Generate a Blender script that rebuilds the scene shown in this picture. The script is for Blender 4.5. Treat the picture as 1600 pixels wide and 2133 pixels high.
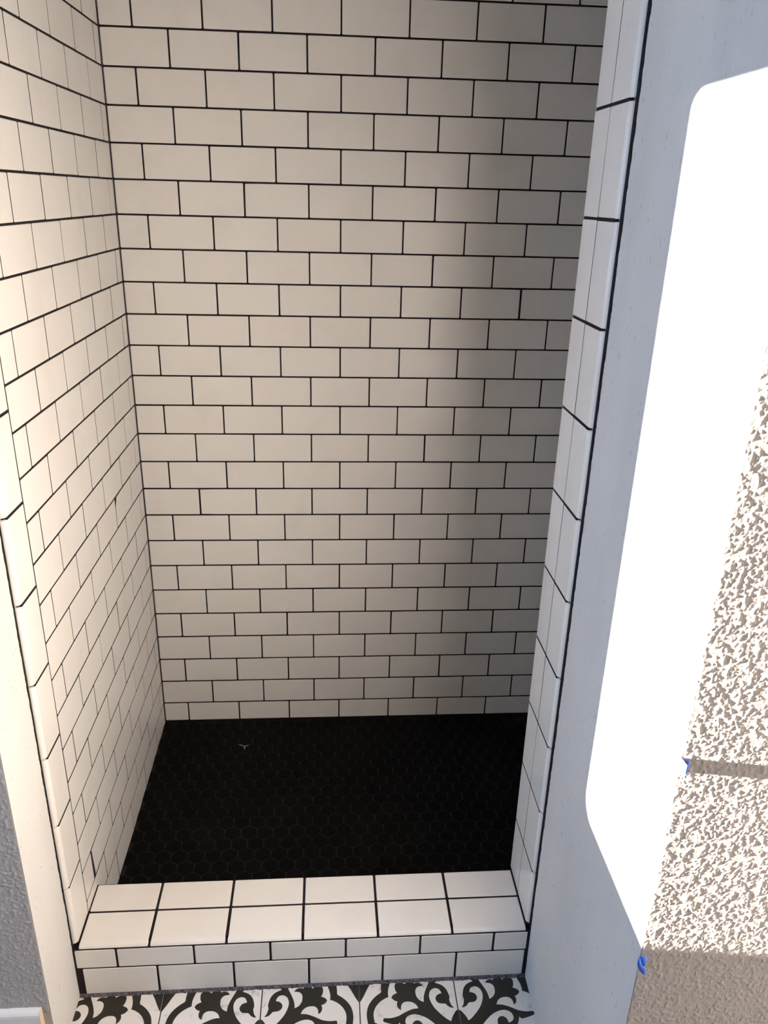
import bpy, bmesh, math, random
import numpy as np
from mathutils import Matrix, Vector
from mathutils.geometry import tessellate_polygon

# ------------------------------------------------------------------ scene reset
for o in list(bpy.data.objects):
    bpy.data.objects.remove(o, do_unlink=True)
scene = bpy.context.scene
COL = scene.collection
random.seed(7)

# ------------------------------------------------------------------ camera
ZF = 0.091                       # bathroom floor is z = 0; lines below were measured from a tile joint at z = ZF
CAM = Vector((0.5060, -2.0583, 1.4696 + ZF))
cam_r = Vector((0.9973724, -0.06815336, 0.02456465))
cam_u = Vector((0.00283171, 0.37549544, 0.92681991))
cam_f = Vector((0.07238981, 0.92431504, -0.37470178))
FPX = 1628.62
cd = bpy.data.cameras.new('camera')
cd.sensor_fit = 'HORIZONTAL'
cd.sensor_width = 36.0
cd.lens = 36.0 * FPX / 1600.0
cd.clip_start = 0.02
cam = bpy.data.objects.new('camera', cd)
COL.objects.link(cam)
M = Matrix((cam_r, cam_u, -cam_f)).transposed().to_4x4()
M.translation = CAM
cam.matrix_world = M
scene.camera = cam

# ------------------------------------------------------------------ world, sun, exposure
world = bpy.data.worlds.new('sky')
scene.world = world
world.use_nodes = True
bg = world.node_tree.nodes['Background']
bg.inputs['Color'].default_value = (0.30, 0.57, 1.0, 1)
bg.inputs['Strength'].default_value = 2.6

SUN = Vector((1.0, 0.075, -0.140)).normalized()
sl = bpy.data.lights.new('sun_offscreen', 'SUN')
sl.energy = 50.0
sl.color = (1.0, 0.835, 0.70)
sl.angle = math.radians(0.5)
so = bpy.data.objects.new('sun_offscreen', sl)
COL.objects.link(so)
so.rotation_euler = SUN.to_track_quat('-Z', 'Y').to_euler()
so.location = (-6, -3, 4)

vs = scene.view_settings
scene.display_settings.display_device = 'sRGB'
vs.view_transform = 'Standard'
vs.look = 'None'
vs.exposure = 1.25
vs.gamma = 1.0
vs.use_curve_mapping = False

# ------------------------------------------------------------------ materials
def mat(name, col, rough=0.5, spec=0.5):
    m = bpy.data.materials.new(name)
    m.use_nodes = True
    b = m.node_tree.nodes['Principled BSDF']
    b.inputs['Base Color'].default_value = (*col, 1)
    b.inputs['Roughness'].default_value = rough
    b.inputs['Specular IOR Level'].default_value = spec
    return m

def nd(m, t, **kw):
    n = m.node_tree.nodes.new(t)
    for k, v in kw.items():
        setattr(n, k, v)
    return n

def lk(m, a, b):
    m.node_tree.links.new(a, b)

def bsdf(m):
    return m.node_tree.nodes['Principled BSDF']

def add_bump(m, scale, strength, dist, detail=3, coord='Object', stretch=None):
    tc = nd(m, 'ShaderNodeTexCoord')
    no = nd(m, 'ShaderNodeTexNoise')
    no.inputs['Scale'].default_value = scale
    no.inputs['Detail'].default_value = detail
    if stretch:
        mp = nd(m, 'ShaderNodeMapping')
        mp.inputs['Scale'].default_value = stretch
        lk(m, tc.outputs[coord], mp.inputs['Vector'])
        lk(m, mp.outputs['Vector'], no.inputs['Vector'])
    else:
        lk(m, tc.outputs[coord], no.inputs['Vector'])
    bp = nd(m, 'ShaderNodeBump')
    bp.inputs['Strength'].default_value = strength
    bp.inputs['Distance'].default_value = dist
    lk(m, no.outputs['Fac'], bp.inputs['Height'])
    lk(m, bp.outputs['Normal'], bsdf(m).inputs['Normal'])
    return no

def ramp_color(m, fac, stops):
    r = nd(m, 'ShaderNodeValToRGB')
    e = r.color_ramp.elements
    e[0].position, e[0].color = stops[0][0], (*stops[0][1], 1)
    e[1].position, e[1].color = stops[1][0], (*stops[1][1], 1)
    for p, c in stops[2:]:
        x = e.new(p)
        x.color = (*c, 1)
    lk(m, fac, r.inputs['Fac'])
    return r

# glazed ceramic, each tile a touch warmer or cooler than the next
m_tile = mat('glazed_white_ceramic', (0.80, 0.78, 0.74), 0.27, 0.5)
oi = nd(m_tile, 'ShaderNodeObjectInfo')
rc = ramp_color(m_tile, oi.outputs['Random'], [(0.0, (0.79, 0.765, 0.735)), (1.0, (0.785, 0.775, 0.745)), (0.5, (0.80, 0.785, 0.755))])
tc = nd(m_tile, 'ShaderNodeTexCoord')
sm = nd(m_tile, 'ShaderNodeTexNoise')
sm.inputs['Scale'].default_value = 9.0
sm.inputs['Detail'].default_value = 4.0
geo = nd(m_tile, 'ShaderNodeNewGeometry')
lk(m_tile, geo.outputs['Position'], sm.inputs['Vector'])
sr = ramp_color(m_tile, sm.outputs['Fac'], [(0.30, (0.93, 0.925, 0.92)), (0.45, (1, 1, 1))])
mx = nd(m_tile, 'ShaderNodeMix', data_type='RGBA', blend_type='MULTIPLY')
mx.inputs['Factor'].default_value = 0.6
lk(m_tile, rc.outputs['Color'], mx.inputs['A'])
lk(m_tile, sr.outputs['Color'], mx.inputs['B'])
lk(m_tile, mx.outputs['Result'], bsdf(m_tile).inputs['Base Color'])
wv = nd(m_tile, 'ShaderNodeTexNoise')
wv.inputs['Scale'].default_value = 22.0
wv.inputs['Detail'].default_value = 1.5
lk(m_tile, geo.outputs['Position'], wv.inputs['Vector'])
bp = nd(m_tile, 'ShaderNodeBump')
bp.inputs['Strength'].default_value = 0.16
bp.inputs['Distance'].default_value = 0.0015
lk(m_tile, wv.outputs['Fac'], bp.inputs['Height'])
lk(m_tile, bp.outputs['Normal'], bsdf(m_tile).inputs['Normal'])

m_grout = mat('black_grout', (0.012, 0.0095, 0.010), 0.85, 0.25)
add_bump(m_grout, 600, 0.4, 0.0006)
m_grey_grout = mat('hazy_grey_grout', (0.16, 0.15, 0.165), 0.9, 0.2)
n = add_bump(m_grey_grout, 260, 0.6, 0.001)
r_ = ramp_color(m_grey_grout, n.outputs['Fac'], [(0.35, (0.045, 0.04, 0.05)), (0.7, (0.20, 0.19, 0.21))])
lk(m_grey_grout, r_.outputs['Color'], bsdf(m_grey_grout).inputs['Base Color'])
m_corner = mat('grey_corner_caulk', (0.06, 0.058, 0.062), 0.6, 0.4)

m_hex = mat('matte_black_porcelain', (0.0018, 0.0018, 0.0015), 0.55, 0.08)
add_bump(m_hex, 900, 0.25, 0.0004)
m_hexgrout = mat('charcoal_floor_grout', (0.0035, 0.0035, 0.003), 0.55, 0.2)
add_bump(m_hexgrout, 500, 0.4, 0.0006)
m_pale_joint = mat('pale_joint_grey', (0.30, 0.29, 0.27), 0.6, 0.4)

# bare white drywall with paper fibres and specks
m_dry = mat('white_primed_drywall', (0.76, 0.755, 0.74), 0.75, 0.3)
tc = nd(m_dry, 'ShaderNodeTexCoord')
mp = nd(m_dry, 'ShaderNodeMapping')
mp.inputs['Scale'].default_value = (1, 1, 0.35)
lk(m_dry, tc.outputs['Object'], mp.inputs['Vector'])
n1 = nd(m_dry, 'ShaderNodeTexNoise')
n1.inputs['Scale'].default_value = 170.0
n1.inputs['Detail'].default_value = 3.0
lk(m_dry, mp.outputs['Vector'], n1.inputs['Vector'])
r1 = ramp_color(m_dry, n1.outputs['Fac'], [(0.27, (0.35, 0.35, 0.35)), (0.33, (1, 1, 1))])
n2 = nd(m_dry, 'ShaderNodeTexNoise')
n2.inputs['Scale'].default_value = 7.0
n2.inputs['Detail'].default_value = 5.0
lk(m_dry, mp.outputs['Vector'], n2.inputs['Vector'])
r2 = ramp_color(m_dry, n2.outputs['Fac'], [(0.3, (0.61, 0.607, 0.595)), (0.65, (0.69, 0.687, 0.675))])
mx = nd(m_dry, 'ShaderNodeMix', data_type='RGBA', blend_type='MULTIPLY')
mx.inputs['Factor'].default_value = 0.55
lk(m_dry, r2.outputs['Color'], mx.inputs['A'])
lk(m_dry, r1.outputs['Color'], mx.inputs['B'])
lk(m_dry, mx.outputs['Result'], bsdf(m_dry).inputs['Base Color'])
n3 = nd(m_dry, 'ShaderNodeTexNoise')
n3.inputs['Scale'].default_value = 260.0
n3.inputs['Detail'].default_value = 4.0
lk(m_dry, mp.outputs['Vector'], n3.inputs['Vector'])
bp = nd(m_dry, 'ShaderNodeBump')
bp.inputs['Strength'].default_value = 0.35
bp.inputs['Distance'].default_value = 0.001
lk(m_dry, n3.outputs['Fac'], bp.inputs['Height'])
lk(m_dry, bp.outputs['Normal'], bsdf(m_dry).inputs['Normal'])

m_paint = mat('grey_textured_paint', (0.42, 0.405, 0.39), 0.7, 0.3)
add_bump(m_paint, 420, 0.3, 0.0006)
m_room = mat('warm_white_room_paint', (0.34, 0.328, 0.31), 0.8, 0.3)
add_bump(m_room, 160, 0.3, 0.002)
m_ceil = mat('white_ceiling_paint', (0.60, 0.585, 0.56), 0.85, 0.2)
add_bump(m_ceil, 160, 0.3, 0.002)
m_trim = mat('white_trim_paint', (0.75, 0.75, 0.745), 0.45, 0.5)
add_bump(m_trim, 60, 0.15, 0.001)
m_beige_end = mat('beige_board_end', (0.72, 0.58, 0.42), 0.8, 0.2)
add_bump(m_beige_end, 90, 0.3, 0.001)
m_tape = mat('blue_painters_tape', (0.045, 0.16, 0.68), 0.6, 0.3)
add_bump(m_tape, 700, 0.4, 0.0004)
m_cement = mat('white_cement_tile', (0.70, 0.69, 0.68), 0.55, 0.35)
geo = nd(m_cement, 'ShaderNodeNewGeometry')
n1 = nd(m_cement, 'ShaderNodeTexNoise')
n1.inputs['Scale'].default_value = 45.0
n1.inputs['Detail'].default_value = 5.0
lk(m_cement, geo.outputs['Position'], n1.inputs['Vector'])
r1 = ramp_color(m_cement, n1.outputs['Fac'], [(0.28, (0.42, 0.42, 0.42)), (0.42, (0.72, 0.705, 0.69))])
lk(m_cement, r1.outputs['Color'], bsdf(m_cement).inputs['Base Color'])
m_print = mat('charcoal_print', (0.022, 0.021, 0.017), 0.6, 0.35)
m_glass = bpy.data.materials.new('clear_window_glass')
m_glass.use_nodes = True
nt = m_glass.node_tree
nt.nodes.clear()
out = nt.nodes.new('ShaderNodeOutputMaterial')
mixs = nt.nodes.new('ShaderNodeMixShader')
tr = nt.nodes.new('ShaderNodeBsdfTransparent')
gl = nt.nodes.new('ShaderNodeBsdfGlossy')
gl.inputs['Roughness'].default_value = 0.02
mixs.inputs['Fac'].default_value = 0.06
nt.links.new(tr.outputs[0], mixs.inputs[1])
nt.links.new(gl.outputs[0], mixs.inputs[2])
nt.links.new(mixs.outputs[0], out.inputs['Surface'])

# ------------------------------------------------------------------ mesh helpers
def mesh_from(name, verts, faces, m, smooth=None):
    me = bpy.data.meshes.new(name)
    me.from_pydata([tuple(v) for v in verts], [], faces)
    me.materials.append(m)
    if smooth is not None:
        me.polygons.foreach_set('use_smooth', smooth if isinstance(smooth, list) else [smooth] * len(faces))
    me.update()
    return me

def link(name, me, parent=None, mtx=None):
    o = bpy.data.objects.new(name, me)
    COL.objects.link(o)
    if mtx is not None:
        o.matrix_basis = mtx
    if parent is not None:
        o.parent = parent
    return o

def tag(o, label, cat, kind=None, group=None):
    o['label'] = label
    o['category'] = cat
    if kind:
        o['kind'] = kind
    if group:
        o['group'] = group
    return o

def boxes_mesh(name, boxes, m):
    vs_, fs = [], []
    for (x0, x1, y0, y1, z0, z1) in boxes:
        b = len(vs_)
        vs_ += [(x0, y0, z0), (x1, y0, z0), (x1, y1, z0), (x0, y1, z0), (x0, y0, z1), (x1, y0, z1), (x1, y1, z1), (x0, y1, z1)]
        fs += [tuple(b + i for i in f) for f in ((0, 3, 2, 1), (4, 5, 6, 7), (0, 1, 5, 4), (1, 2, 6, 5), (2, 3, 7, 6), (3, 0, 4, 7))]
    return mesh_from(name, vs_, fs, m)

def box(name, b, m, parent=None):
    return link(name, boxes_mesh(name, [b], m), parent)

def frame(origin, u, v, n):
    mm = Matrix((u, v, n)).transposed().to_4x4()
    mm.translation = origin
    return mm

X, Y, Z = Vector((1, 0, 0)), Vector((0, 1, 0)), Vector((0, 0, 1))

_tiles = {}
def tile_mesh(w, h, c=0.0018, m=None, key=''):
    """pillow-edged tile, centred, front face at z = 0"""
    k = (round(w, 4), round(h, 4), key)
    if k in _tiles:
        return _tiles[k]
    rings = [(0.0, -0.0060), (0.0, -0.0008), (0.0005, -0.0002), (0.0016, 0.0)]
    vs_, fs, smf = [], [], []
    for ins, d in rings:
        a, b = w / 2 - ins, h / 2 - ins
        cc = max(0.0003, c - ins * 0.6)
        for (x, y) in ((a - cc, -b), (a, -b + cc), (a, b - cc), (a - cc, b), (-a + cc, b), (-a, b - cc), (-a, -b + cc), (-a + cc, -b)):
            vs_.append((x, y, d))
    for r in range(3):
        for i in range(8):
            j = (i + 1) % 8
            fs.append((r * 8 + i, r * 8 + j, r * 8 + 8 + j, r * 8 + 8 + i))
            smf.append(r > 0)
    fs.append(tuple(24 + i for i in range(8)))
    smf.append(False)
    me = mesh_from('tile', vs_, fs, m or m_tile, smf)
    _tiles[k] = me
    return me

def jitter(mm, rot=0.0016, dep=0.0002):
    r = Matrix.Rotation(random.gauss(0, rot), 4, 'X') @ Matrix.Rotation(random.gauss(0, rot), 4, 'Y')
    return mm @ Matrix.Translation((0, 0, random.uniform(-dep, dep))) @ r

def put_tile(parent, origin, u, v, n, w, h, name='tile'):
    """origin = centre of the tile face"""
    return link(name, tile_mesh(w, h), parent, jitter(frame(origin, u, v, n)))

_bull = {}
def bullnose_mesh(w, h, r=0.0085, tail=0.002, ru=None):
    """u: 0 (square inner edge) .. w (rounded outer edge), v centred, face at z = 0"""
    k = (round(w, 4), round(h, 4))
    if k in _bull:
        return _bull[k]
    ru = ru or r
    prof = [(0, -0.006), (0, -0.0008), (0.0005, -0.0002), (0.0016, 0.0), (w - ru, 0.0)]
    for i in range(1, 7):
        a = math.pi / 2 * i / 6
        prof.append((w - ru + ru * math.sin(a), -r + r * math.cos(a)))
    prof.append((w, -r - tail))
    rows = [(-h / 2, -0.006), (-h / 2, -0.001), (-h / 2 + 0.0009, -0.0002), (-h / 2 + 0.002, 0), (h / 2 - 0.002, 0), (h / 2 - 0.0009, -0.0002), (h / 2, -0.001), (h / 2, -0.006)]
    vs_, fs, smf = [], [], []
    for (v, d) in rows:
        for i, (u, z) in enumerate(prof):
            # push the end rows inwards along the profile's own normal
            if i <= 4:
                nu, nz = 0, 1
            else:
                a = math.pi / 2 * min(i - 4, 6) / 6
                nu, nz = math.sin(a), math.cos(a)
            zz = z + d * nz
            if i < 3:
                zz = min(z, d)
            vs_.append((u + d * nu, v, zz))
    npf = len(prof)
    for j in range(len(rows) - 1):
        for i in range(npf - 1):
            fs.append((j * npf + i, j * npf + i + 1, (j + 1) * npf + i + 1, (j + 1) * npf + i))
            smf.append(not (i == 3 and j == 3))
    me = mesh_from('bullnose_tile', vs_, fs, m_tile, smf)
    _bull[k] = me
    return me

# ------------------------------------------------------------------ measured tiling
P = 0.1556          # tile pitch along a course
H = 0.0785          # course height
GV, GH = 0.0034, 0.0036
A0 = 0.0743         # first upright joint on the back wall
C0 = 0.0445         # first upright joint on the left wall
YB, YBO = -0.8047, -0.8830
XR = 0.9229
YR0, YR1, YR2 = -0.7246, -0.7957, -0.8785
PV = 0.1567
Z0L, Z0R = 1.1376 + ZF, 1.6015 + ZF
ZC = 0.0513 + ZF    # curb top
YC0, YC1, YC2 = -0.7339, -0.8065, -0.8890
YFACE = -0.8895
ZFL = -0.0104 + ZF
ZG = -0.0853 + ZF
XE = 1.47           # far right wall of the shower
YJ = -1.325         # outer corner on the right
YL = -1.020         # outer corner on the left
XD = XR + 0.0078    # drywall face right
XDL = -0.0105       # drywall face left
CEIL = 2.44
XW = -1.25          # window wall
XS, YS = 2.3, -3.4  # far side wall, wall behind the camera
line_z = lambda i: (23 - i) * H + ZF
TOPROW = -4
ZTOP = line_z(TOPROW)
floor_z = lambda y: -0.068 + ZF + 0.026 * y     # shower pan falls towards the curb

# ------------------------------------------------------------------ structure: shower walls
wall_back = box('wall_back', (-0.15, XE + 0.12, 0.0005, 0.12, -0.05, CEIL), m_grout)
tag(wall_back, 'shower back wall of white subway tiles with black grout lines', 'wall', 'structure')
wall_left = link('wall_left', boxes_mesh('wall_left', [(-0.12, -0.0005, YBO + 0.0075, 0.0013, -0.05, CEIL)], m_grout))
tag(wall_left, 'shower left wall of white subway tiles edged by rounded border tiles', 'wall', 'structure')
wall_right = link('wall_right', boxes_mesh('wall_right', [(XR + 0.0005, XR + 0.125, YR2 + 0.0075, YR0 - 0.0035, -0.05, CEIL), (XR + 0.12, XE + 0.12, YR2 + 0.0075, YR0 - 0.0035, -0.05, CEIL)], m_grout))
tag(wall_right, 'short return wall with two columns of upright white tiles', 'wall', 'structure')
wall_shower_end = box('wall_shower_end', (XE + 0.0013, XE + 0.12, -0.78, 0.002, -0.05, CEIL), m_grout)
tag(wall_shower_end, 'white tiled end wall of the shower behind the return wall', 'wall', 'structure')

def course(parent, i, joints, place, s0, s1, z0, z1):
    """lay one course between s0 and s1 with upright joints at the given positions"""
    cuts = [s0] + [j for j in joints if s0 + 0.006 < j < s1 - 0.006] + [s1]
    for a, b in zip(cuts[:-1], cuts[1:]):
        w = b - a - GV
        h = z1 - z0 - GH
        if w < 0.004 or h < 0.004:
            continue
        place(parent, (a + b) / 2, (z0 + z1) / 2, w, h)

def on_back(par, s, z, w, h):
    put_tile(par, Vector((s, 0, z)), X, Z, -Y, w, h)

def on_left(par, s, z, w, h):
    put_tile(par, Vector((0, -s, z)), Y, Z, X, w, h)

for i in range(TOPROW, 24):
    z1 = line_z(i)
    off = 0.0 if i % 2 else 0.5
    # back wall
    zb = (floor_z(0) + 0.0015) if i == 23 else line_z(i + 1)
    course(wall_back, i, [A0 + (k + off) * P for k in range(-1, 12)], on_back, 0.0006, XE, zb, z1)
    # left wall
    offl = 0.5 if i % 2 else 0.0
    zb = (floor_z(-0.35) - 0.006) if i == 23 else line_z(i + 1)
    course(wall_left, i, [C0 + (k + offl) * P for k in range(0, 8)], on_left, 0.0012, -YB, zb, z1)

# right-hand end wall of the shower: out of the photograph, one joined part
vs_, fs = [], []
for i in range(TOPROW, 24):
    z1, z0 = line_z(i), (floor_z(-0.4) if i == 23 else line_z(i + 1))
    off = 0.5 if i % 2 else 0.0
    cuts = [0.002] + [0.03 + (k + off) * P for k in range(0, 7) if 0.01 < 0.03 + (k + off) * P < 0.74] + [0.75]
    for a, b in zip(cuts[:-1], cuts[1:]):
        me = tile_mesh(round(b - a - GV, 4), round(z1 - z0 - GH, 4))
        mm = frame(Vector((XE, -(a + b) / 2, (z0 + z1) / 2)), -Y, Z, -X)
        base = len(vs_)
        vs_ += [mm @ v.co for v in me.vertices]
        fs += [tuple(base + q for q in p.vertices) for p in me.polygons]
o = link('tile_field', mesh_from('tile_field', vs_, fs, m_tile), wall_shower_end)
o['kind'] = 'stuff'

# border column on the left wall
def column(parent, zs, place):
    for a, b in zip(zs[:-1], zs[1:]):
        place(parent, (a + b) / 2, abs(a - b) - 0.0042)

zl = [ZC - 0.0008] + sorted(Z0L - j * PV for j in range(-7, 7) if ZC + 0.02 < Z0L - j * PV < ZTOP)
column(wall_left, zl, lambda par, z, h: link('border_tile', bullnose_mesh(-YBO + YB - 0.0018, h), par,
       jitter(frame(Vector((0, YB - 0.0018, z)), -Y, -Z, X))))
# lowest piece carries on down the inside of the curb end
zr = [ZC - 0.0008] + sorted(Z0R - j * PV for j in range(-5, 11) if ZC + 0.02 < Z0R - j * PV < ZTOP)
column(wall_right, zr, lambda par, z, h: link('border_tile', bullnose_mesh(YR1 - YR2 - 0.0018, h), par,
       jitter(frame(Vector((XR, YR1 - 0.0018, z)), -Y, Z, -X))))
column(wall_right, zr, lambda par, z, h: put_tile(par, Vector((XR, (YR0 + YR1) / 2, z)), -Y, Z, -X, YR0 - YR1 - 0.0012, h))

# drywall reveals outside the border tiles
rng = np.random.default_rng(3)
def value_noise(u, v, cell, seed):
    r = np.random.default_rng(seed)
    n = 1024
    tab = r.random((n, n))
    a, b = u / cell, v / cell
    i, j = np.floor(a).astype(int), np.floor(b).astype(int)
    f, g = a - i, b - j
    f = f * f * (3 - 2 * f)
    g = g * g * (3 - 2 * g)
    t = lambda p, q: tab[p % n, q % n]
    return (t(i, j) * (1 - f) + t(i + 1, j) * f) * (1 - g) + (t(i, j + 1) * (1 - f) + t(i + 1, j + 1) * f) * g

dr = box('drywall_panel', (XD, XD + 0.115, YJ + 0.0025, YR2 + 0.012, 0, CEIL), m_dry, wall_right)
dr['label'] = 'smooth bare white drywall return'
dl = box('drywall_panel', (-0.12, XDL, YL + 0.002, YBO + 0.012, 0, CEIL), m_dry, wall_left)
dl['label'] = 'smooth bare drywall return'

def ragged_strip(name, x, y_in, y_out, z0, z1, m, parent, side, jit, seed, proud=0.0006):
    """black caulk bead along an upright tile edge, ragged on the drywall side"""
    n = 520
    z = np.linspace(z0, z1, n)
    e = (value_noise(z, z * 0 + 3.3, 0.016, seed) - 0.5) * 1.4 + (value_noise(z, z * 0 + 9.1, 0.005, seed + 1) - 0.5)
    yo = y_out + e * jit
    vs_, fs = [], []
    for k in range(n):
        xs = x + side * proud
        vs_ += [(x - side * 0.003, y_in, z[k]), (xs, y_in, z[k]), (xs + side * 0.0006, (y_in + yo[k]) / 2, z[k]), (xs, yo[k] + 0.0005, z[k]), (x - side * 0.001, yo[k], z[k])]
    for k in range(n - 1):
        for q in range(4):
            a = k * 5 + q
            f = (a, a + 1, a + 6, a + 5)
            fs.append(f if side < 0 else f[::-1])
    return link(name, mesh_from(name, vs_, fs, m, True), parent)

ragged_strip('caulk_bead', XD, YR2 + 0.002, YR2 - 0.0105, -0.002, CEIL, m_grout, wall_right, -1, 0.0018, 11, 0.0012)
ragged_strip('caulk_bead', XDL, YBO + 0.001, YBO - 0.0050, -0.002, CEIL, m_grout, wall_left, 1, 0.0016, 15, 0.0010)
# grey caulk in the inside corner between left and back wall
link('corner_caulk', boxes_mesh('corner_caulk', [(-0.001, 0.0016, -0.0016, 0.001, floor_z(0), CEIL)], m_corner), wall_back)

# ------------------------------------------------------------------ structure: textured walls beside the opening
def textured_wall(name, us, zs, to_world, amp, seed, m, flip, edge_u):
    """knock-down plaster: real relief on a grid of points"""
    U, V = np.meshgrid(us, zs)
    res_ = 0.00125
    nx_, nz_ = int((us[-1] - us[0]) / res_) + 4, int((zs[-1] - zs[0]) / res_) + 4
    r = np.random.default_rng(seed)
    fx, fz = np.fft.fftfreq(nx_, res_), np.fft.fftfreq(nz_, res_)
    FR = np.sqrt(fz[:, None] ** 2 + fx[None, :] ** 2)
    def band_noise(period, width):
        f0 = 1.0 / period
        flt = np.exp(-((np.log(FR + 1e-6) - math.log(f0)) / width) ** 2)
        n_ = np.fft.ifft2(np.fft.fft2(r.standard_normal((nz_, nx_))) * flt).real
        return n_ / n_.std()
    big, mid, fine = band_noise(0.021, 0.45), band_noise(0.0095, 0.45), band_noise(0.0046, 0.4)
    dens = band_noise(0.06, 0.5)
    img = np.clip(0.55 * big + 0.50 * mid + 0.34 * fine + 0.2 * dens + 0.05, 0, None)
    img = 1.15 * np.tanh(img * 0.85) + 0.10 * np.clip(fine, -1, 2) + 0.05 * mid
    a_, b_ = (U - us[0]) / res_, (V - zs[0]) / res_
    i_, j_ = np.floor(a_).astype(int), np.floor(b_).astype(int)
    f_, g_ = a_ - i_, b_ - j_
    h = (img[j_, i_] * (1 - f_) + img[j_, i_ + 1] * f_) * (1 - g_) + (img[j_ + 1, i_] * (1 - f_) + img[j_ + 1, i_ + 1] * f_) * g_
    h = np.maximum(h, -0.02)
    fade = np.clip((np.abs(U - edge_u) + 0.0015) / 0.006, 0.45, 1)
    d = h * amp * fade
    pts = to_world(U, V, d).reshape(-1, 3)
    nx, nz = len(us), len(zs)
    idx = np.arange(nx * nz).reshape(nz, nx)
    q = np.stack([idx[:-1, :-1], idx[:-1, 1:], idx[1:, 1:], idx[1:, :-1]], -1).reshape(-1, 4)
    if flip:
        q = q[:, ::-1]
    me = bpy.data.meshes.new(name)
    me.vertices.add(len(pts))
    me.vertices.foreach_set('co', pts.astype(np.float32).ravel())
    me.loops.add(q.size)
    me.loops.foreach_set('vertex_index', q.astype(np.int32).ravel())
    me.polygons.add(len(q))
    me.polygons.foreach_set('loop_start', np.arange(0, q.size, 4, dtype=np.int32))
    me.polygons.foreach_set('use_smooth', np.ones(len(q), dtype=bool))
    me.materials.append(m)
    me.update(calc_edges=True)
    me.validate()
    return me

wall_front_right = link('wall_front_right', boxes_mesh('wall_front_right', [(XD + 0.004, XD + 0.116, YJ + 0.0035, YJ + 0.02, 0, CEIL), (XD + 0.115, XS, YJ + 0.0015, YJ + 0.12, 0, CEIL)], m_paint))
tag(wall_front_right, 'coarse grey textured wall raked by low sunlight beside the white drywall return', 'wall', 'structure')
us = np.concatenate([np.arange(XD + 0.0004, 1.26, 0.00125), np.arange(1.26, 1.75, 0.004)])
zs = np.concatenate([np.arange(0.0, 0.38, 0.004), np.arange(0.38, 1.56, 0.0014), np.arange(1.56, 2.44, 0.004)])
me = textured_wall('plaster_texture', us, zs, lambda U, V, d: np.stack([U, np.full_like(U, YJ + 0.001) - d, V], -1), 0.00072, 21, m_paint, False, XD)
o = link('plaster_texture', me, wall_front_right)
o['kind'] = 'stuff'

wall_front_left = link('wall_front_left', boxes_mesh('wall_front_left', [(XW, XDL - 0.006, YL + 0.001, YL + 0.12, 0, CEIL)], m_paint))
tag(wall_front_left, 'cool grey textured wall above a white baseboard', 'wall', 'structure')
us = np.concatenate([np.arange(-0.9, -0.25, 0.005), np.arange(-0.25, XDL - 0.0003, 0.0018)])
zs = np.concatenate([np.arange(0.0, 0.80, 0.0018), np.arange(0.80, 2.44, 0.005)])
me = textured_wall('plaster_texture', us, zs, lambda U, V, d: np.stack([U, np.full_like(U, YL + 0.001) - d, V], -1), 0.0011, 41, m_paint, False, XDL)
o = link('plaster_texture', me, wall_front_left)
o['kind'] = 'stuff'

# baseboard on the grey wall, its end capped in a beige tone
ztb = 0.060 + ZF
prof = [(YL + 0.001, 0.0), (YL - 0.0135, 0.0), (YL - 0.0135, ztb - 0.010), (YL - 0.0125, ztb - 0.005), (YL - 0.0095, ztb - 0.001), (YL - 0.005, ztb), (YL + 0.001, ztb)]
x0, x1 = XW, -0.026
vs_ = [(x0, y, z) for y, z in prof] + [(x1, y, z) for y, z in prof]
n = len(prof)
fs = [(i, i + 1, n + i + 1, n + i) for i in range(n - 1)] + [tuple(range(n))[::-1]]
baseboard = link('baseboard_left', mesh_from('baseboard_left', vs_, fs, m_trim))
tag(baseboard, 'white baseboard along the cool grey wall', 'baseboard', 'structure')
vs_ = [(x1, y, z) for y, z in prof] + [(x1 + 0.0008, y, z) for y, z in prof]
fs = [(i, i + 1, n + i + 1, n + i) for i in range(n - 1)] + [tuple(range(n, 2 * n))]
link('board_end', mesh_from('board_end', vs_, fs, m_beige_end), baseboard)

# ------------------------------------------------------------------ structure: the rest of the bathroom
ceiling = box('ceiling', (XW - 0.12, XS + 0.12, YS - 0.12, 0.12, CEIL, CEIL + 0.1), m_ceil)
tag(ceiling, 'flat white bathroom ceiling', 'ceiling', 'structure')
wall_rear = box('wall_rear', (XW - 0.12, XS + 0.12, YS - 0.12, YS, 0, CEIL), m_room)
tag(wall_rear, 'plain grey wall facing the shower', 'wall', 'structure')
wall_side = box('wall_side', (XS, XS + 0.12, YS, YJ + 0.12, 0, CEIL), m_room)
tag(wall_side, 'plain grey wall opposite the window', 'wall', 'structure')

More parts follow.
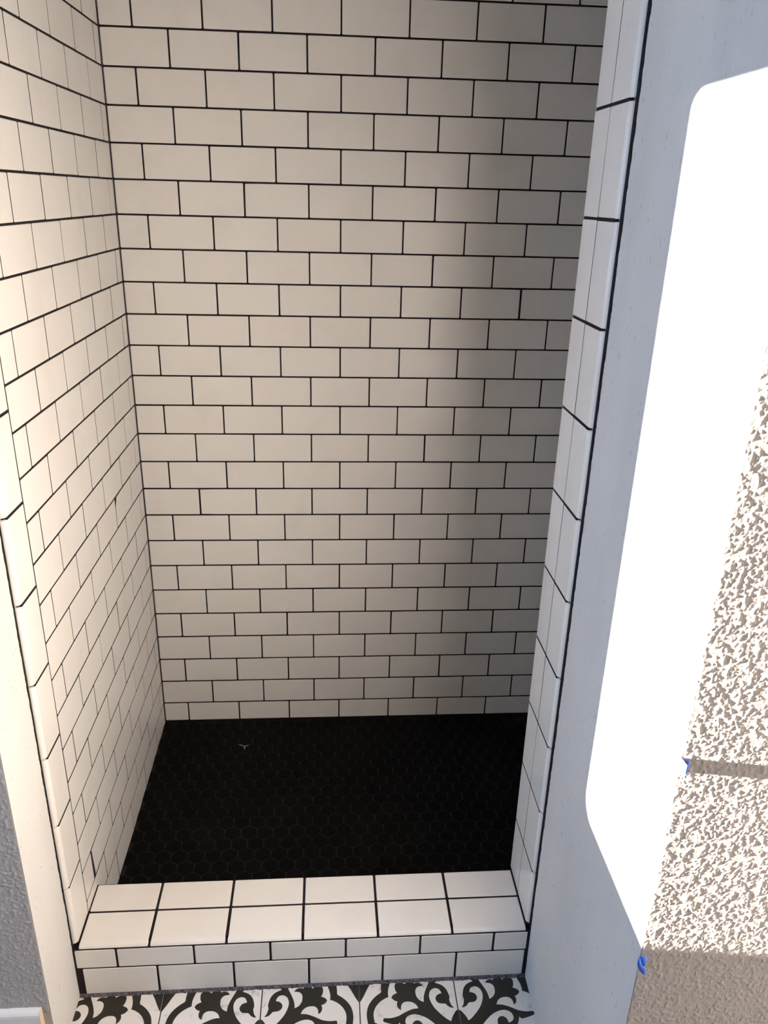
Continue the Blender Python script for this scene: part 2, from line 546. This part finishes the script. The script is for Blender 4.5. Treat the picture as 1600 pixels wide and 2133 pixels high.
# window wall with a round-cornered opening; its light makes the patch on the drywall return
t = (XD - XW) / SUN.x
wy1 = -1.070 - SUN.y * t          # jamb nearest the shower
wz0 = 0.538 + ZF - SUN.z * t
wz1 = 1.600 + ZF - SUN.z * t
wy0 = wy1 - 1.30
def rounded(y0, y1, z0, z1, r, n=8):
    pts = []
    for cy, cz, a0 in ((y1 - r, z1 - r, 0), (y0 + r, z1 - r, 90), (y0 + r, z0 + r, 180), (y1 - r, z0 + r, 270)):
        for k in range(n + 1):
            a = math.radians(a0 + 90 * k / n)
            pts.append((cy + r * math.cos(a), cz + r * math.sin(a)))
    return pts
hole = rounded(wy0, wy1, wz0, wz1, 0.032)
outer = [(YS, 0.0), (YL + 0.12, 0.0), (YL + 0.12, CEIL), (YS, CEIL)]
def wall_with_hole(name, m):
    tri = tessellate_polygon([[Vector((0, a, b)) for a, b in outer], [Vector((0, a, b)) for a, b in hole[::-1]]])
    pts = outer + hole[::-1]
    n = len(pts)
    vs_ = [(XW, a, b) for a, b in pts] + [(XW - 0.11, a, b) for a, b in pts]
    fs = [tuple(f) for f in tri] + [tuple(i + n for i in f)[::-1] for f in tri]
    for s, e in ((0, 4), (4, n)):
        for i in range(s, e):
            j = i + 1 if i + 1 < e else s
            fs.append((i, j, n + j, n + i))
    me = mesh_from(name, vs_, fs, m)
    bm = bmesh.new(); bm.from_mesh(me); bmesh.ops.recalc_face_normals(bm, faces=bm.faces); bm.to_mesh(me); bm.free()
    return me
wall_window = link('wall_window', wall_with_hole('wall_window', m_room))
tag(wall_window, 'grey wall with a round-cornered window opening', 'wall', 'structure')
inner = rounded(wy0 - 0.02, wy1 + 0.02, wz0 - 0.02, wz1 + 0.02, 0.05)
big = rounded(wy0 - 0.06, wy1 + 0.06, wz0 - 0.06, wz1 + 0.06, 0.06)
n = len(inner)
vs_ = [(XW - x, a, b) for x in (0.111, 0.15) for ring in (inner, big) for a, b in ring]
fs = []
for i in range(n):
    j = (i + 1) % n
    fs += [(i, j, n + j, n + i), (2 * n + i, 3 * n + i, 3 * n + j, 2 * n + j), (i, 2 * n + i, 2 * n + j, j), (n + i, n + j, 3 * n + j, 3 * n + i)]
window = link('window_1', mesh_from('window_1', vs_, fs, m_trim))
tag(window, 'single-pane bathroom window with a white frame', 'window', 'structure')
link('pane', mesh_from('pane', [(XW - 0.13, a, b) for a, b in inner], [tuple(range(n))], m_glass), window)

# ------------------------------------------------------------------ structure: shower pan of black hexagons
shower_floor = link('shower_floor', mesh_from('shower_floor',
    [(x, y, floor_z(y) + dz) for dz in (-0.0014, -0.06) for (x, y) in ((-0.02, 0.01), (XE + 0.02, 0.01), (XE + 0.02, -0.80), (-0.02, -0.80))],
    [(3, 2, 1, 0), (4, 5, 6, 7), (0, 1, 5, 4), (1, 2, 6, 5), (2, 3, 7, 6), (3, 0, 4, 7)], m_hexgrout))
tag(shower_floor, 'black hexagon mosaic shower floor inside the tiled curb', 'floor', 'structure')
HP = 0.0415
def hex_geo():
    R = (HP - 0.0026) / math.sqrt(3)
    rings = [(R, -0.004), (R, -0.0007), (R - 0.0007, -0.0001), (R - 0.0018, 0.0)]
    vs_ = [(r * math.sin(math.radians(60 * k)), r * math.cos(math.radians(60 * k)), d) for r, d in rings for k in range(6)]
    fs, smf = [], []
    for a in range(3):
        for i in range(6):
            j = (i + 1) % 6
            fs.append((a * 6 + i, a * 6 + 6 + i, a * 6 + 6 + j, a * 6 + j))
            smf.append(a > 0)
    fs.append(tuple(18 + i for i in range(6))[::-1])
    smf.append(False)
    return vs_, fs, smf
hv, hf, hs = hex_geo()
hex_me = mesh_from('hex_tile', hv, hf, m_hex, hs)
tilt = Matrix.Rotation(math.atan(0.026), 4, 'X')
cells = []
HX0, HY0 = 0.672, -0.0295
def px_of(p):
    q = p - CAM
    w = q.dot(cam_f)
    return 800 + FPX * q.dot(cam_r) / w, 1066.5 - FPX * q.dot(cam_u) / w
for r in range(-1, 24):
    y = HY0 - r * HP * math.sqrt(3) / 2
    if y < -0.752:
        break
    for k in range(-20, 24):
        x = HX0 + (k + (0.5 if r % 2 else 0)) * HP
        if x < -0.004 or x > XE + 0.004 or y > 0.004:
            continue
        p = Vector((x, y, floor_z(y)))
        u, v = px_of(p)
        # in the photograph's view: not behind the return wall or the curb
        lim_r = 1100 - (v - 1488) * 0.113
        vis = u < lim_r + 10 and v < 1830 and y > -0.70
        cells.append((vis, -y, p))
vis = sorted([c for c in cells if c[0]], key=lambda c: -c[1])
single = vis[:300]
ids = {id(c) for c in single}
rest = [c for c in cells if id(c) not in ids]
for c in single:
    link('hex_tile', hex_me, shower_floor, jitter(Matrix.Translation(c[2]) @ tilt, 0.006, 0.00025))
vs_, fs, smf = [], [], []
for c in rest:
    mm = jitter(Matrix.Translation(c[2]) @ tilt, 0.006, 0.00025)
    b = len(vs_)
    vs_ += [mm @ Vector(v) for v in hv]
    fs += [tuple(b + q for q in f) for f in hf]
    smf += hs
o = link('hex_mosaic', mesh_from('hex_mosaic', vs_, fs, m_hex, smf), shower_floor)
o['kind'] = 'stuff'

# three pale raised arms along one three-way joint
best = None
for c in cells:
    for s in (-1,):
        q = c[2] + Vector((0, s * HP / math.sqrt(3), 0))
        dd = (q - Vector((0.270, -0.139, q.z))).length
        if best is None or dd < best[0]:
            best = (dd, q, s)
q, s = best[1], best[2]
vs_, fs = [], []
for ang, L in ((-90, 0.011), (30, 0.013), (150, 0.020)):
    ca, sa = math.cos(math.radians(ang)), math.sin(math.radians(ang))
    b = len(vs_)
    for (t_, w_, z_) in ((0, 0.0009, 0.0), (L, 0.0006, -0.0002), (L, -0.0006, -0.0002), (0, -0.0009, 0.0), (0, 0.0014, -0.0016), (L, 0.0012, -0.0016), (L, -0.0012, -0.0016), (0, -0.0014, -0.0016)):
        vs_.append((q.x + ca * t_ - sa * w_, q.y + sa * t_ + ca * w_, floor_z(q.y) + z_))
    fs += [tuple(b + i for i in f) for f in ((0, 1, 2, 3), (0, 4, 5, 1), (2, 6, 7, 3), (1, 5, 6, 2))]
link('pale_joint_mark', mesh_from('pale_joint_mark', vs_, fs, m_pale_joint), shower_floor)

# ------------------------------------------------------------------ shower curb
curb = link('shower_curb', boxes_mesh('shower_curb', [(XDL - 0.002, XD + 0.002, YC2 + 0.0105, YC0 - 0.0006, 0.0, ZC - 0.0008), (XDL - 0.002, XD + 0.002, YFACE + 0.0007, YC2 + 0.0105, 0.0, ZC - 0.0066)], m_grout))
tag(curb, 'low shower curb of white tiles with a rounded front edge', 'curb')
xl, xr = 0.0022, XR - 0.0022
def cut_row(joints, a, b):
    c = [a] + [j for j in joints if a + 0.01 < j < b - 0.01] + [b]
    return list(zip(c[:-1], c[1:]))
XC, XF, XG = 0.1419, 0.0752, 0.1537
GC = 0.0052
for a, b in cut_row([XC + k * P for k in range(-1, 7)], 0.0002, XR - 0.0002):
    put_tile(curb, Vector(((a + b) / 2, (YC0 + YC1) / 2, ZC)), X, Y, Z, b - a - GC, YC0 - YC1 - 0.0040)
    link('border_tile', bullnose_mesh(YC1 - YC2 - 0.0022, b - a - GC, 0.0060, 0.0, 0.0095), curb, jitter(frame(Vector(((a + b) / 2, YC1 - 0.0022, ZC)), -Y, X, Z)))
for a, b in cut_row([XF + k * P for k in range(-1, 7)], -0.0085, XD - 0.004):
    put_tile(curb, Vector(((a + b) / 2, YFACE, (ZFL + ZC - 0.0086) / 2)), X, Z, -Y, b - a - 0.0042, ZC - 0.0086 - ZFL - 0.0036)
for a, b in cut_row([XG + k * P for k in range(-1, 7)], 0.0020, XD - 0.006):
    put_tile(curb, Vector(((a + b) / 2, YFACE, (ZFL + ZG) / 2)), X, Z, -Y, b - a - 0.0042, ZFL - ZG - 0.0030)
# back edge of the curb, inside the shower
vs_ = [(0.002, YC0 + 0.0012, ZC - 0.009), (XR - 0.002, YC0 + 0.0012, ZC - 0.009), (XR - 0.002, YC0 + 0.0012, floor_z(YC0) + 0.002), (0.002, YC0 + 0.0012, floor_z(YC0) + 0.002)]
link('inner_face', mesh_from('inner_face', vs_, [(0, 1, 2, 3)], m_tile), curb)
# hazy grout smeared along the foot of the curb
n = 220
xs_ = np.linspace(XDL, XD, n)
vs_, fs = [], []
for k, x in enumerate(xs_):
    e = 0.0008 * random.random()
    vs_ += [(x, YFACE + 0.0010, ZG + 0.0022), (x, YFACE - 0.0006 - e, ZG - 0.0015), (x, YFACE - 0.0024 - 2 * e, 0.0004)]
for k in range(n - 1):
    for q_ in range(2):
        a = k * 3 + q_
        fs.append((a, a + 1, a + 4, a + 3))
link('grout_line', mesh_from('grout_line', vs_, fs, m_grey_grout, True), curb)

# ------------------------------------------------------------------ bathroom floor of printed cement tiles
TP = 0.2037
TX0, TY0 = 0.3665, -1.0195      # lower left corner of the tile whose scroll sits at its left edge
floor = box('floor', (XW - 0.1, XS + 0.1, YS - 0.1, -0.70, -0.12, -0.0012), m_grout)
tag(floor, 'bathroom floor of white cement tiles printed with black scrolls', 'floor', 'structure')

def floor_pt(px, py):
    d = cam_f + cam_r * ((px - 800) / FPX) - cam_u * ((py - 1066.5) / FPX)
    t_ = -CAM.z / d.z
    return CAM + d * t_
def c1(l):   # traced on the tile left of the dark triangle
    return [((p.x - 0.3670), p.y - TY0) for p in (floor_pt(530 + x / 6.667, 2030 + y / 6.667) for x, y in l)]
def c5(l):   # traced on the tile beside the right drywall return
    return [((p.x - 0.7730), p.y - TY0 + 0.0012) for p in (floor_pt(930 + x / 6.667, 2020 + y / 6.667) for x, y in l)]
sw = lambda l: [(b, a) for a, b in l]
body = [(0.0, 0.0), (0.0, 0.0625)]
body += c5([(195, 575), (240, 620), (280, 670), (305, 712)])
body += c5([(360, 665), (440, 562), (485, 470), (500, 370), (480, 300), (440, 255), (385, 237), (340, 250), (318, 285), (315, 318)])
body += c5([(350, 321), (390, 340), (418, 378), (415, 420), (385, 450), (340, 458), (305, 465)])
body += c5([(280, 500), (245, 525), (205, 530), (230, 490), (238, 420), (222, 380), (222, 320), (235, 260), (270, 210), (320, 180), (360, 165)])
body += c5([(325, 130)])
body += sw(c5([(1195, 640), (1222, 612), (1200, 578), (1150, 583), (1090, 585), (1000, 570)]))
body += c5([(480, 200), (530, 270), (570, 340), (592, 412)])
body += sw(c1([(680, 490), (740, 450), (815, 440), (860, 455), (885, 490), (893, 552), (930, 520), (945, 470), (935, 425), (980, 405), (1015, 365), (990, 330), (930, 305), (950, 270), (958, 210), (945, 175)]))
band = [(0.1345, 0.1345)] + c1([(1045, 230), (1058, 300), (1055, 352), (1110, 370), (1180, 410), (1240, 470), (1275, 540), (1283, 600), (1275, 687)]) + [(0.168, 0.040), (0.158, 0.028), (0.160, 0.016), (0.176, 0.020), (0.186, 0.036)] + c1([(1370, 687), (1378, 600), (1370, 520), (1340, 440), (1280, 365), (1210, 310), (1155, 275), (1150, 210)]) + [(0.1535, 0.1535)]
diam = [(0.2025, 0.2025), (0.2025, 0.0877)] + c1([(1400, 310), (1340, 210), (1290, 130)]) + [(0.168, 0.168)]
def smooth_closed(pts, cut=0.62):
    pts = [Vector((a, b, 0)) for a, b in pts]
    n = len(pts)
    sharp = []
    for i in range(n):
        a, b = pts[i] - pts[i - 1], pts[(i + 1) % n] - pts[i]
        sharp.append(a.length < 1e-6 or b.length < 1e-6 or a.normalized().dot(b.normalized()) < cut)
    res = []
    for i in range(n):
        p1, p2 = pts[i], pts[(i + 1) % n]
        p0 = pts[i - 1] if not sharp[i] else p1 * 2 - p2
        p3 = pts[(i + 2) % n] if not sharp[(i + 1) % n] else p2 * 2 - p1
        for k in range(3):
            t_ = k / 3
            res.append(0.5 * ((2 * p1) + (p2 - p0) * t_ + (2 * p0 - 5 * p1 + 4 * p2 - p3) * t_ ** 2 + (3 * p1 - p0 - 3 * p2 + p3) * t_ ** 3))
    return res
pv_, pf_ = [], []
for shape in (body, band, diam):
    s_ = smooth_closed(shape)
    for mirror in (False, True):
        q_ = [Vector((p.y, p.x, 0)) for p in s_] if mirror else s_
        b = len(pv_)
        for f in tessellate_polygon([q_]):
            pf_.append(tuple(b + i for i in f))
        pv_ += [(min(max(p.x, 0.0012), TP - 0.0012), min(max(p.y, 0.0012), TP - 0.0012), 0.00012) for p in q_]
print_me = mesh_from('printed_scroll', pv_, pf_, m_print)
bm = bmesh.new(); bm.from_mesh(print_me)
for f in bm.faces:
    f.normal_update()
    if f.normal.z < 0:
        f.normal_flip()
bm.to_mesh(print_me); bm.free()
floor_tile_me = tile_mesh(TP - 0.0020, TP - 0.0020, 0.0006, m_cement, 'floor').copy()
floor_tile_me.transform(Matrix.Translation((TP / 2, TP / 2, 0)))
for r in range(0, 12):
    for c in range(-8, 10):
        xa, ya = TX0 + c * TP, TY0 - r * TP
        cx, cy = xa + TP / 2, ya + TP / 2
        if cx < XW or cx > XS or cy < YS:
            continue
        if r == 0 and (xa + TP < XDL + 0.01 or xa > XD - 0.01):
            continue
        sx = 1 if c % 2 == 0 else -1
        sy = 1 if r % 2 == 0 else -1
        mm = Matrix.Translation((cx, cy, 0)) @ Matrix.Rotation({(1, 1): 0, (-1, 1): math.pi / 2, (-1, -1): math.pi, (1, -1): -math.pi / 2}[(sx, sy)], 4, 'Z') @ Matrix.Translation((-TP / 2, -TP / 2, 0))
        t_ = link('floor_tile', floor_tile_me, floor, mm)
        link('printed_scroll', print_me, t_)

# ------------------------------------------------------------------ scraps of blue tape at the outer corner
def solid_sheet(name, grid, th, m):
    """grid of points (rows x cols) thickened to a sheet"""
    R, Cn = len(grid), len(grid[0])
    P_ = [[Vector(p) for p in row] for row in grid]
    top, bot = [], []
    for i in range(R):
        for j in range(Cn):
            a = P_[min(i + 1, R - 1)][j] - P_[max(i - 1, 0)][j]
            b = P_[i][min(j + 1, Cn - 1)] - P_[i][max(j - 1, 0)]
            n_ = a.cross(b).normalized() * th / 2
            top.append(P_[i][j] + n_)
            bot.append(P_[i][j] - n_)
    vs_ = top + bot
    N = R * Cn
    fs = []
    for i in range(R - 1):
        for j in range(Cn - 1):
            a = i * Cn + j
            fs.append((a, a + Cn, a + Cn + 1, a + 1))
            fs.append((N + a, N + a + 1, N + a + Cn + 1, N + a + Cn))
    for i in range(R - 1):
        for j in (0, Cn - 1):
            a = i * Cn + j
            fs.append((a, a + Cn, N + a + Cn, N + a))
    for j in range(Cn - 1):
        for i in (0, R - 1):
            a = i * Cn + j
            fs.append((a, a + 1, N + a + 1, N + a))
    me = mesh_from(name, vs_, fs, m, True)
    bm = bmesh.new(); bm.from_mesh(me); bmesh.ops.recalc_face_normals(bm, faces=bm.faces); bm.to_mesh(me); bm.free()
    return me

g = []
for k in range(13):
    f = k / 12
    y = -1.296 - 0.042 * f
    bend = 0.0012 * max(0, (f - 0.55) / 0.45) ** 2
    zc_ = 0.8405 + ZF + 0.001 * f
    g.append([(XD - 0.0004 + bend, y, zc_ - 0.0105 + 0.0006 * math.sin(9 * f)), (XD - 0.0006 + bend, y, zc_), (XD - 0.0004 + bend, y, zc_ + 0.0105)])
o = link('painters_tape', solid_sheet('painters_tape', g, 0.0003, m_tape))
tag(o, 'sunlit scrap of blue tape sticking out past the wall corner', 'tape')
g = [[(XD + 0.0003 + 0.0085 * f, YJ - 0.0032 - 0.0004 * math.sin(3 * f), 0.8405 + ZF + dz + 0.0004 * f) for dz in (-0.0098, 0.0, 0.0100)] for f in (0, 0.25, 0.5, 0.75, 1.0)]
link('stuck_end', solid_sheet('stuck_end', g, 0.0003, m_tape), o)

def on_plane_y(px, py, yv):
    d = cam_f + cam_r * ((px - 800) / FPX) - cam_u * ((py - 1066.5) / FPX)
    return CAM + d * ((yv - CAM.y) / d.y)
yt = YJ - 0.004
rib = [((1349.5, 1993.0), (1331.5, 1992.0), 0.000), ((1346.5, 2003), (1334, 1999.5), 0.002), ((1343.5, 2012.5), (1338.0, 2012), 0.004)]
rib2 = [((1331.5, 1992.2), (1332.5, 1993.5), 0.0045), ((1328.0, 2003), (1335.5, 2004), 0.008), ((1327.5, 2012), (1338.5, 2012.5), 0.010), ((1332.0, 2021), (1344.5, 2016.5), 0.009), ((1338, 2028), (1347.5, 2021), 0.006), ((1343.5, 2031.5), (1346, 2024), 0.003)]
g1 = [[on_plane_y(*a, yt - d_), on_plane_y((a[0] + b[0]) / 2, (a[1] + b[1]) / 2, yt - d_ - 0.0006), on_plane_y(*b, yt - d_)] for a, b, d_ in rib]
g2 = [[on_plane_y(*a, yt - d_), on_plane_y((a[0] + b[0]) / 2, (a[1] + b[1]) / 2, yt - d_ - 0.001), on_plane_y(*b, yt - d_)] for a, b, d_ in rib2]
curl = tag(link('painters_tape', solid_sheet('painters_tape', g2, 0.0003, m_tape)), 'curled scrap of blue tape in the shade at the wall corner', 'tape')
link('stuck_end', solid_sheet('stuck_end', g1, 0.0003, m_tape), curl)
# the stuck end reaches back onto the plaster
